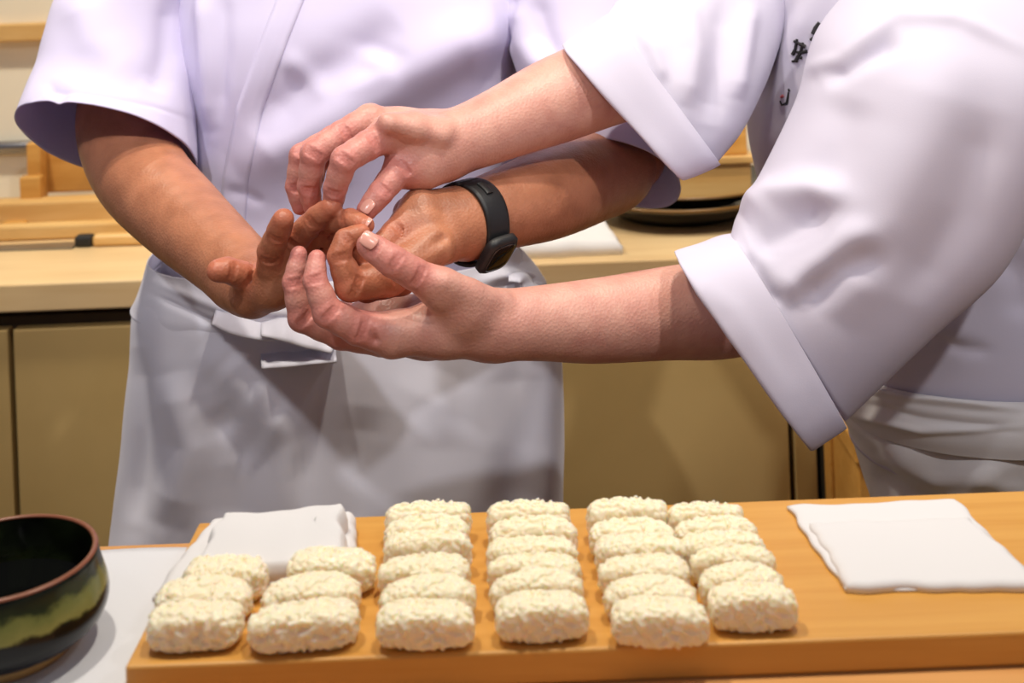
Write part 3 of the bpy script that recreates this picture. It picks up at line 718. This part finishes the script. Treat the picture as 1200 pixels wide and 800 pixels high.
for pts, w_ in (([(961, 27), (957, 33), (955, 40)], 8), ([(953, 44), (950, 47)], 4),
    ([(930, 48), (938, 52), (944, 55)], 4), ([(934, 46), (932, 58), (929, 64)], 4), ([(941, 50), (938, 62), (932, 72)], 4), ([(930, 60), (938, 62), (946, 60)], 3.4), ([(933, 66), (940, 68)], 3.6), ([(928, 72), (935, 71)], 3.6),
    ([(914, 118), (916, 123), (922, 121)], 2.8), ([(924, 108), (923, 115), (922, 121)], 2.8), ([(924, 104), (925, 107)], 3)):
    stroke(pts, w_, M['ink'])
stroke([(915, 114), (918, 112)], 4, M['redink'])

# ================================================================== ON THE FRONT COUNTER
# serving board
bo = box('serving_board', (-.216, .62, .664, .822, BT+.0005, BD), M['board'], bev=.0015, label='long amber wooden board on the counter carrying the rows of rice', cat='board')

def blob_sheet(name, corners, mt, top, nx=70, ny=46, amp=.002, layers=1, seed=0, parent=None, puff=0.0, zbase=BD, **k):
    """folded cloth: a filled quad with soft edges, several layers thick"""
    A, B, C_, D = [np.array(c) for c in corners]     # front-left, front-right, back-right, back-left (x, y, z of the top)
    tv, g_ = [], {}
    for j in range(ny+1):
        for i in range(nx+1):
            s_, t = i/nx, j/ny
            q = (A*(1-s_)+B*s_)*(1-t)+(D*(1-s_)+C_*s_)*t
            nz_ = noise.noise(Vector((q[0]*16+seed, q[1]*22, seed)))
            edge = min(s_, 1-s_, t, 1-t); rnd = 1-max(0, 1-edge/.05)**2*.35
            q = q.copy()
            out = 1+.010*math.sin(9*s_+seed)+.010*math.sin(11*t+2*seed)
            q[0] += .003*noise.noise(Vector((t*5, seed, 0)))*(1 if edge < .2 else .4); q[1] += .004*noise.noise(Vector((s_*5, seed, 4)))
            z = zbase+(q[2]-zbase)*rnd+amp*nz_+puff*math.sin(math.pi*s_)*math.sin(math.pi*t)
            q[2] = max(z, zbase+.0012); tv.append(q)
    n_ = len(tv); bv = [np.array((q[0], q[1], zbase+.0004)) for q in tv]
    f = []
    W_ = nx+1
    for j in range(ny):
        for i in range(nx):
            a = j*W_+i; f.append((a, a+1, a+1+W_, a+W_)); f.append((n_+a, n_+a+W_, n_+a+1+W_, n_+a+1))
    rim = [i for i in range(nx)]+[j*W_+nx for j in range(ny)]+[ny*W_+nx-i for i in range(nx)]+[(ny-j)*W_ for j in range(ny)]
    for a, b in zip(rim, rim[1:]+rim[:1]): f.append((a, n_+a, n_+b, b))
    return obj(name, mesh(name, tv+bv, f), mt, parent, **k)
# white sheet laid on the counter
blob_sheet('white_sheet', [(-.60, .50, BT+.0016), (-.2185, .50, BT+.0016), (-.2185, .824, BT+.0016), (-.60, .826, BT+.0016)], M['paper'], 0, amp=.0006, zbase=BT, label='flat white sheet spread on the counter under the tea bowl', cat='cloth')
def z_at(px, py, z): q = PZ(px, py, z); return (q[0], q[1], z)
ZN = BD+.008
tw = blob_sheet('folded_towel', [z_at(178, 694, BD+.006), z_at(420, 668, BD+.006), z_at(414, 594, BD+.014), z_at(246, 604, BD+.012)], M['towel'], 0, amp=.003, seed=3, puff=.004, label='crumpled white folded cloth behind the six loose rice pieces', cat='towel')
blob_sheet('layer', [z_at(222, 668, BD+.013), z_at(405, 656, BD+.015), z_at(404, 587, BD+.027), z_at(258, 598, BD+.026)], M['towel'], 0, amp=.004, seed=8, puff=.003, parent=tw)
nk = blob_sheet('folded_napkin', [z_at(990, 687, BD+.0032), z_at(1225, 685, BD+.0035), z_at(1118, 582, BD+.0045), z_at(922, 591, BD+.0035)], M['towel'], 0, amp=.0012, seed=5, label='white folded cloth napkin at the bare end of the board', cat='napkin')
blob_sheet('layer', [z_at(992, 682, BD+.0062), z_at(1222, 680, BD+.0066), z_at(1136, 602, BD+.0066), z_at(948, 610, BD+.0062)], M['towel'], 0, amp=.0014, seed=9, parent=nk, nx=60, ny=40)

# tea bowl
bw = empty('tea_bowl', (-.299, .715, BT+.0022), 'black glazed tea bowl with mossy green band and rust brown rim', 'bowl')
bw.scale = (1, 1, .87)
prof = [(.0005, .012), (.028, .012), (.040, .016), (.047, .026), (.0495, .040), (.0485, .054), (.0485, .0575), (.0500, .0585), (.0515, .0572), (.0518, .052), (.0535, .044), (.0565, .034), (.0568, .026), (.0545, .018), (.049, .0115), (.041, .0075), (.038, .0062)]
v, f = lathe(prof[:7], 96, .006); o = obj('inner_glaze', mesh('tea_bowl_inside', v, f), M['inside'], None); o.parent = bw
m = o.modifiers.new('round', 'SUBSURF'); m.levels = m.render_levels = 1
v, f = lathe(prof[6:7]+prof[8:], 96, .006); o = obj('body', mesh('tea_bowl_body', v, f), M['glaze'], None); o.parent = bw
m = o.modifiers.new('round', 'SUBSURF'); m.levels = m.render_levels = 1
t = np.linspace(0, 2*np.pi, 24, endpoint=False)
v, f = lathe([(.0498+.0016*math.cos(a), .0576+.0012*math.sin(a)) for a in np.linspace(0, 2*math.pi, 12)], 96, .006); o = obj('rim', mesh('tea_bowl_rim', v, f), M['rimclay'], None); o.parent = bw
v, f = lathe([(.0005, .0035), (.030, .0035), (.033, .0002), (.0375, .0002), (.0385, .004), (.0405, .0075), (.0405, .010)], 80); o = obj('foot_ring', mesh('tea_bowl_foot', v, f), M['clay'], None); o.parent = bw
v, f = lathe([(.0003, .0300), (.0474, .0300), (.0474, .0290)], 64); o = obj('dark_tea', mesh('tea_surface', v, f), M['tea'], None); o.parent = bw

# rice for nigiri: pressed blocks of grains
def grain_block(seed, lx=.0525, ly=.0245, lz=.0205, ng=560, arch=0.0):
    """grains pressed together into one soft-edged block"""
    r_ = np.random.default_rng(seed); h = .0006
    fd = Field((-lx/2-.004, -ly/2-.004, -.003), (lx/2+.004, ly/2+.004, lz+.005), h)
    g_ = [(fd.o[i]+h*np.arange(fd.n[i])) for i in range(3)]
    x, y, z = g_[0][:, None, None], g_[1][None, :, None], g_[2][None, None, :]
    def shape(x, y, z):
        top = lz*(1-arch*(2*x/lx)**2); zc = (z-top/2)/(top/2); wob = 1+.03*np.sin(x*160+seed)+.03*np.sin(y*210+x*90+2*seed)
        return ((np.abs(2*x/lx)**4+np.abs(2*y/ly)**3.2+np.abs(zc)**4)**.25-1)*ly*.45+(wob-1)*.006
    fd.d[...] = shape(x, y, z)+.0011
    n = 0
    while n < ng:
        c = np.array((r_.uniform(-lx/2, lx/2), r_.uniform(-ly/2, ly/2), r_.uniform(.0006, lz)))
        q = float(shape(*c))
        if abs(q+.0009) > .0005: continue
        e = 1e-4; nr = np.array([float(shape(*(c+e*np.eye(3)[i])))-q for i in range(3)]); nr /= np.linalg.norm(nr)
        tg = r_.normal(size=3); tg -= (tg@nr)*nr*.85; tg /= np.linalg.norm(tg)
        le, wi = r_.uniform(.0012, .0020), r_.uniform(.00095, .00125)
        fd.cone(c-tg*le, c+tg*le, wi*.85, wi, .0009); n += 1
    v, f = fd.surface(); v = smooth_mesh(v, f, 1, .5); v[:, 2] = np.maximum(v[:, 2], .0003)
    return mesh('rice_block', v, f)
blocks = [grain_block(s_, arch=(.05, .16, .02, .10, .22, .04)[s_]) for s_ in range(6)]
cnt = [0]
def nigiri(x, y, rz, sx, label, group, tilt=0.0, sz=1.0, sy=1.0):
    o = obj('rice_nigiri', blocks[cnt[0] % 6], M['rice'], label=label, group=group, cat='rice')
    cnt[0] += 1
    o.location = (x, y, BD+.0004); o.rotation_euler = (tilt, 0, rz); o.scale = (sx, sy, sz)
    if tilt: o.location.z += .0122*abs(math.sin(tilt))*sy
    return o
ORD = ('first', 'second', 'third', 'fourth', 'fifth', 'last')
def row(tops, cx0, cx1, rz, sx, where, group, lean=0, ly=.0245):
    """tops: image rows of the back upper edge of each piece, far to near"""
    ys = [PZ(600, t, BD+.021)[1] for t in tops]; n_ = len(ys)
    for i, y in enumerate(ys):
        t = i/(n_-1); px = cx0*(1-t)+cx1*t; yc = y-ly*.48
        x = (px-600-.039*790)/F*yc
        gap = (ys[i-1]-y) if i else (ys[0]-ys[1])
        sy = min(1.04, gap/.0252)*.93
        nigiri(x+rng.uniform(-.0012, .0012), yc, R(rz+rng.uniform(-4, 4)), sx*(1+rng.uniform(-.04, .04)), ORD[i]+" rice block from the chefs' end of the "+where+" full row from the towel", group, 0, (1.10 if i < lean else .98)+rng.uniform(0, .06), sy)
row([580, 597, 614, 638, 663, 690], 504, 498, 0, 1.0, 'first', 'rice row beside the loose pieces', 3)
row([585, 602, 621, 640, 660, 687], 624, 632, -1, .99, 'second', 'second full rice row from the crumpled towel', 2)
row([586, 604, 624, 647, 671, 698], 738, 768, -3, .97, 'third', 'third full rice row from the crumpled towel', 1)
row([590, 605, 623, 640, 662, 686], 828, 880, -3, .92, 'fourth', 'rice row beside the flat napkin', 0)
for px, py, rz, sx, lb in ((225, 757, 1, .98, 'short rice block at the corner of the board beside the tea bowl'), (235, 726, -4, 1.0, 'rice block in the middle of the loose column at the board end'), (262, 699, -6, .92, 'rice block leaning on the towel at the end of the loose column'),
    (356, 757, 6, 1.13, 'long rice block lying askew at the front edge of the board'), (364, 722, 4, 1.04, 'rice block behind the long askew one, in the second loose column'), (387, 690, -6, 1.0, 'rice block turned askew against the white towel in the second loose column')):
    q = PZ(px, py+8, BD); nigiri(q[0], q[1]+.008, R(rz), sx, lb, 'loose rice pieces at the board end', 0, .98, .98)

# ================================================================== ON THE BACK COUNTER
def bcloc(px, y): return (px-600-.039*400)/F*y
# stacked white towel
q0, q1 = P(612, 300, 1.83), P(730, 292, 1.83)
blob_sheet('hand_towel', [(q0[0]-.04, 1.825, ZB+.020), (q1[0], 1.83, ZB+.020), (q1[0]-.02, 1.93, ZB+.038), (q0[0]-.03, 1.93, ZB+.036)], M['towel'], 0, amp=.003, seed=2, zbase=ZB, nx=30, ny=20, label='folded white hand towel on the back counter between the two chefs', cat='towel')
# plates and wooden boxes
def plate(x, y, z, r, sz, lab):
    e_ = empty('plate', (x, y, z), lab, 'plate', 'dark plates under the wooden boxes'); e_.scale = (1, 1, sz)
    v, f = lathe([(.0005, .004), (r*.5, .004), (r*.55, .0), (r*.60, .0), (r*.62, .005), (r*.85, .014), (r*.98, .026), (r, .028), (r*.99, .030), (r*.96, .029), (r*.82, .019), (r*.6, .010), (.0005, .010)], 72)
    o = obj('dish', mesh('dish', v, f), M['lacquer'], None); o.parent = e_
    v, f = lathe([(r*.985+.0022*math.cos(a), .0288+.0022*math.sin(a)) for a in np.linspace(0, 2*math.pi, 10)], 72); o = obj('rim', mesh('plate_rim', v, f), M['gold'], None); o.parent = e_
XP = bcloc(800, 2.06)
plate(XP, 2.07, ZB+.0005, .165, 1.35, 'larger dark plate lying directly on the back counter'); plate(XP+.01, 2.07, ZB+.0260, .15, 1.0, 'smaller dark plate stacked right under the wooden boxes')
def wbox(x0, x1, y0, y1, z0, z1, lab, mt, lid=True):
    e_ = empty('wooden_box', ((x0+x1)/2, (y0+y1)/2, z0), lab, 'box', 'wooden boxes on the plates')
    b_ = box('body', (x0, x1, y0, y1, z0, z1-(.012 if lid else 0)), mt, None, .0015); b_.parent = e_; b_.matrix_parent_inverse = e_.matrix_world.inverted()
    if lid:
        b_ = box('lid', (x0-.006, x1+.006, y0-.006, y1+.006, z1-.0118, z1), mt, None, .002); b_.parent = e_; b_.matrix_parent_inverse = e_.matrix_world.inverted()
bx1 = bcloc(884, 2.0)
wbox(XP-.10, bx1, 2.00, 2.14, ZB+.0370, ZB+.102, 'lower honey wooden box with overhanging lid, resting on dark plates', M['pale'])
wbox(XP-.09, bx1-.004, 2.005, 2.135, ZB+.1025, ZB+.168, 'upper wooden box standing on the lid of the lower one', M['pine'])
# shelf rail and steel rail on the wall
box('wall_rail', (-1.5, -.3, 2.272, 2.2995, P(20, 49, 2.27)[2], P(20, 28, 2.27)[2]), M['pale'], label='pale wooden rail across the cream wall', cat='rail', bev=.003)
v, f = lathe([(.0001, 0), (.011, 0), (.011, 1.1), (.0001, 1.1)], 20)
me = mesh('steel_bar', np.stack((v[:, 2]-1.45, v[:, 0]+2.2875, v[:, 1]+P(15, 173, 2.28)[2]), 1), f)
obj('steel_bar', me, M['steel'], label='thin grey steel bar fixed along the wall above the wooden rack', cat='rail')
# wooden rack: upright posts, cross plank, block
def bx(px0, px1, py0, py1, y0, y1): 
    a, b = P(px0, py0, y0), P(px1, py1, y0); return (a[0], b[0], y0, y1, max(b[2], ZB+.0006), a[2])
rk = empty('wooden_rack', (P(60, 280, 2.1)[0], 2.15, ZB), 'honey coloured wooden rack with upright post leaning by the wall', 'rack')
Zr = ZB+.002
def rkbox(nm, b, mt, bev=.003): o = box(nm, b, mt, rk, bev); return o
b_ = bx(36, 160, 172, 222, 2.20, 2.225); rkbox('back_board', b_, M['pine'])
b_ = bx(30, 50, 168, 262, 2.165, 2.198); rkbox('post', b_, M['pine'])
b_ = bx(120, 140, 168, 262, 2.165, 2.198); rkbox('post', b_, M['pine'])
b_ = bx(-60, 168, 240, 264, 2.12, 2.164); rkbox('cross_plank', b_, M['pale'], .005)
b_ = bx(22, 48, 208, 236, 2.145, 2.166); o = rkbox('peg', b_, M['pine'])
b_ = bx(-40, 168, 264, 280, 2.14, 2.20); rkbox('base', b_, M['pine'], .004)
b_ = bx(0, 28, 262, 282, 2.10, 2.139); rkbox('foot_block', b_, M['pine'])
# knives
def knife(x0, y, zz, ln_b, ln_h, lab, rz, hm):
    e_ = empty('kitchen_knife', (x0, y, zz), lab, 'knife')
    bl = mesh('blade', [(0, 0, 0), (-ln_b, .004, 0), (-ln_b*.9, .034, 0), (0, .036, 0), (0, 0, .003), (-ln_b, .004, .001), (-ln_b*.9, .034, .001), (0, .036, .003)], [(0, 1, 2, 3), (7, 6, 5, 4), (0, 4, 5, 1), (1, 5, 6, 2), (2, 6, 7, 3), (3, 7, 4, 0)])
    o = obj('blade', bl, M['steel'], None, smooth=False); o.parent = e_
    o = bevel(obj('ferrule', box_me('ferrule', 0, .028, .006, .028, .0, .018), M['blackplastic'], None, smooth=False), .005); o.parent = e_
    o = bevel(obj('handle', box_me('handle', .0285, .0285+ln_h, .006, .028, .0, .018), hm, None, smooth=False), .006, 3); o.parent = e_
    e_.rotation_euler = (0, 0, R(rz))
knife(P(86, 290, 1.99)[0], 1.985, ZB+.0006, .24, .11, 'kitchen knife with black ferrule and pale wooden handle on back counter', -1, M['pale'])
st = box('pale_stick', bx(-60, 165, 268, 282, 2.05, 2.075), M['pale'], bev=.004, label='pale wooden stick lying behind the kitchen knife', cat='stick')
zmin = min(v.co.z for v in st.data.vertices); st.location.z = ZB+.0006-zmin
# steel chopstick leaning
# folding stool and grey panel beside the cabinet
gp = box('grey_panel', (.412, .432, 1.84, 2.28, 0, ZB+.02), M['grey'], bev=.003, label='narrow grey steel panel standing at the end of the back counter', cat='panel')
stl = empty('wooden_stool', (P(1000, 560, 1.75)[0], 1.76, 0), 'amber wooden stool standing behind the leaning chef', 'stool')
xa, xb = .405, .60
zt = P(1000, 470, 1.72)[2]
box('seat', (xa-.005, xb+.01, 1.59, 1.795, zt-.03, zt), M['board'], stl, .004)
for x in (xa, xb-.04):
    for y in (1.60, 1.75): box('leg', (x, x+.04, y, y+.035, 0, zt-.03), M['board'], stl, .003)
box('side_panel', (xa+.005, xa+.028, 1.636, 1.749, .25, zt-.03), M['board'], stl, .002)
box('stretcher', (xa+.03, xb-.03, 1.61, 1.63, .40, .45), M['board'], stl, .002)
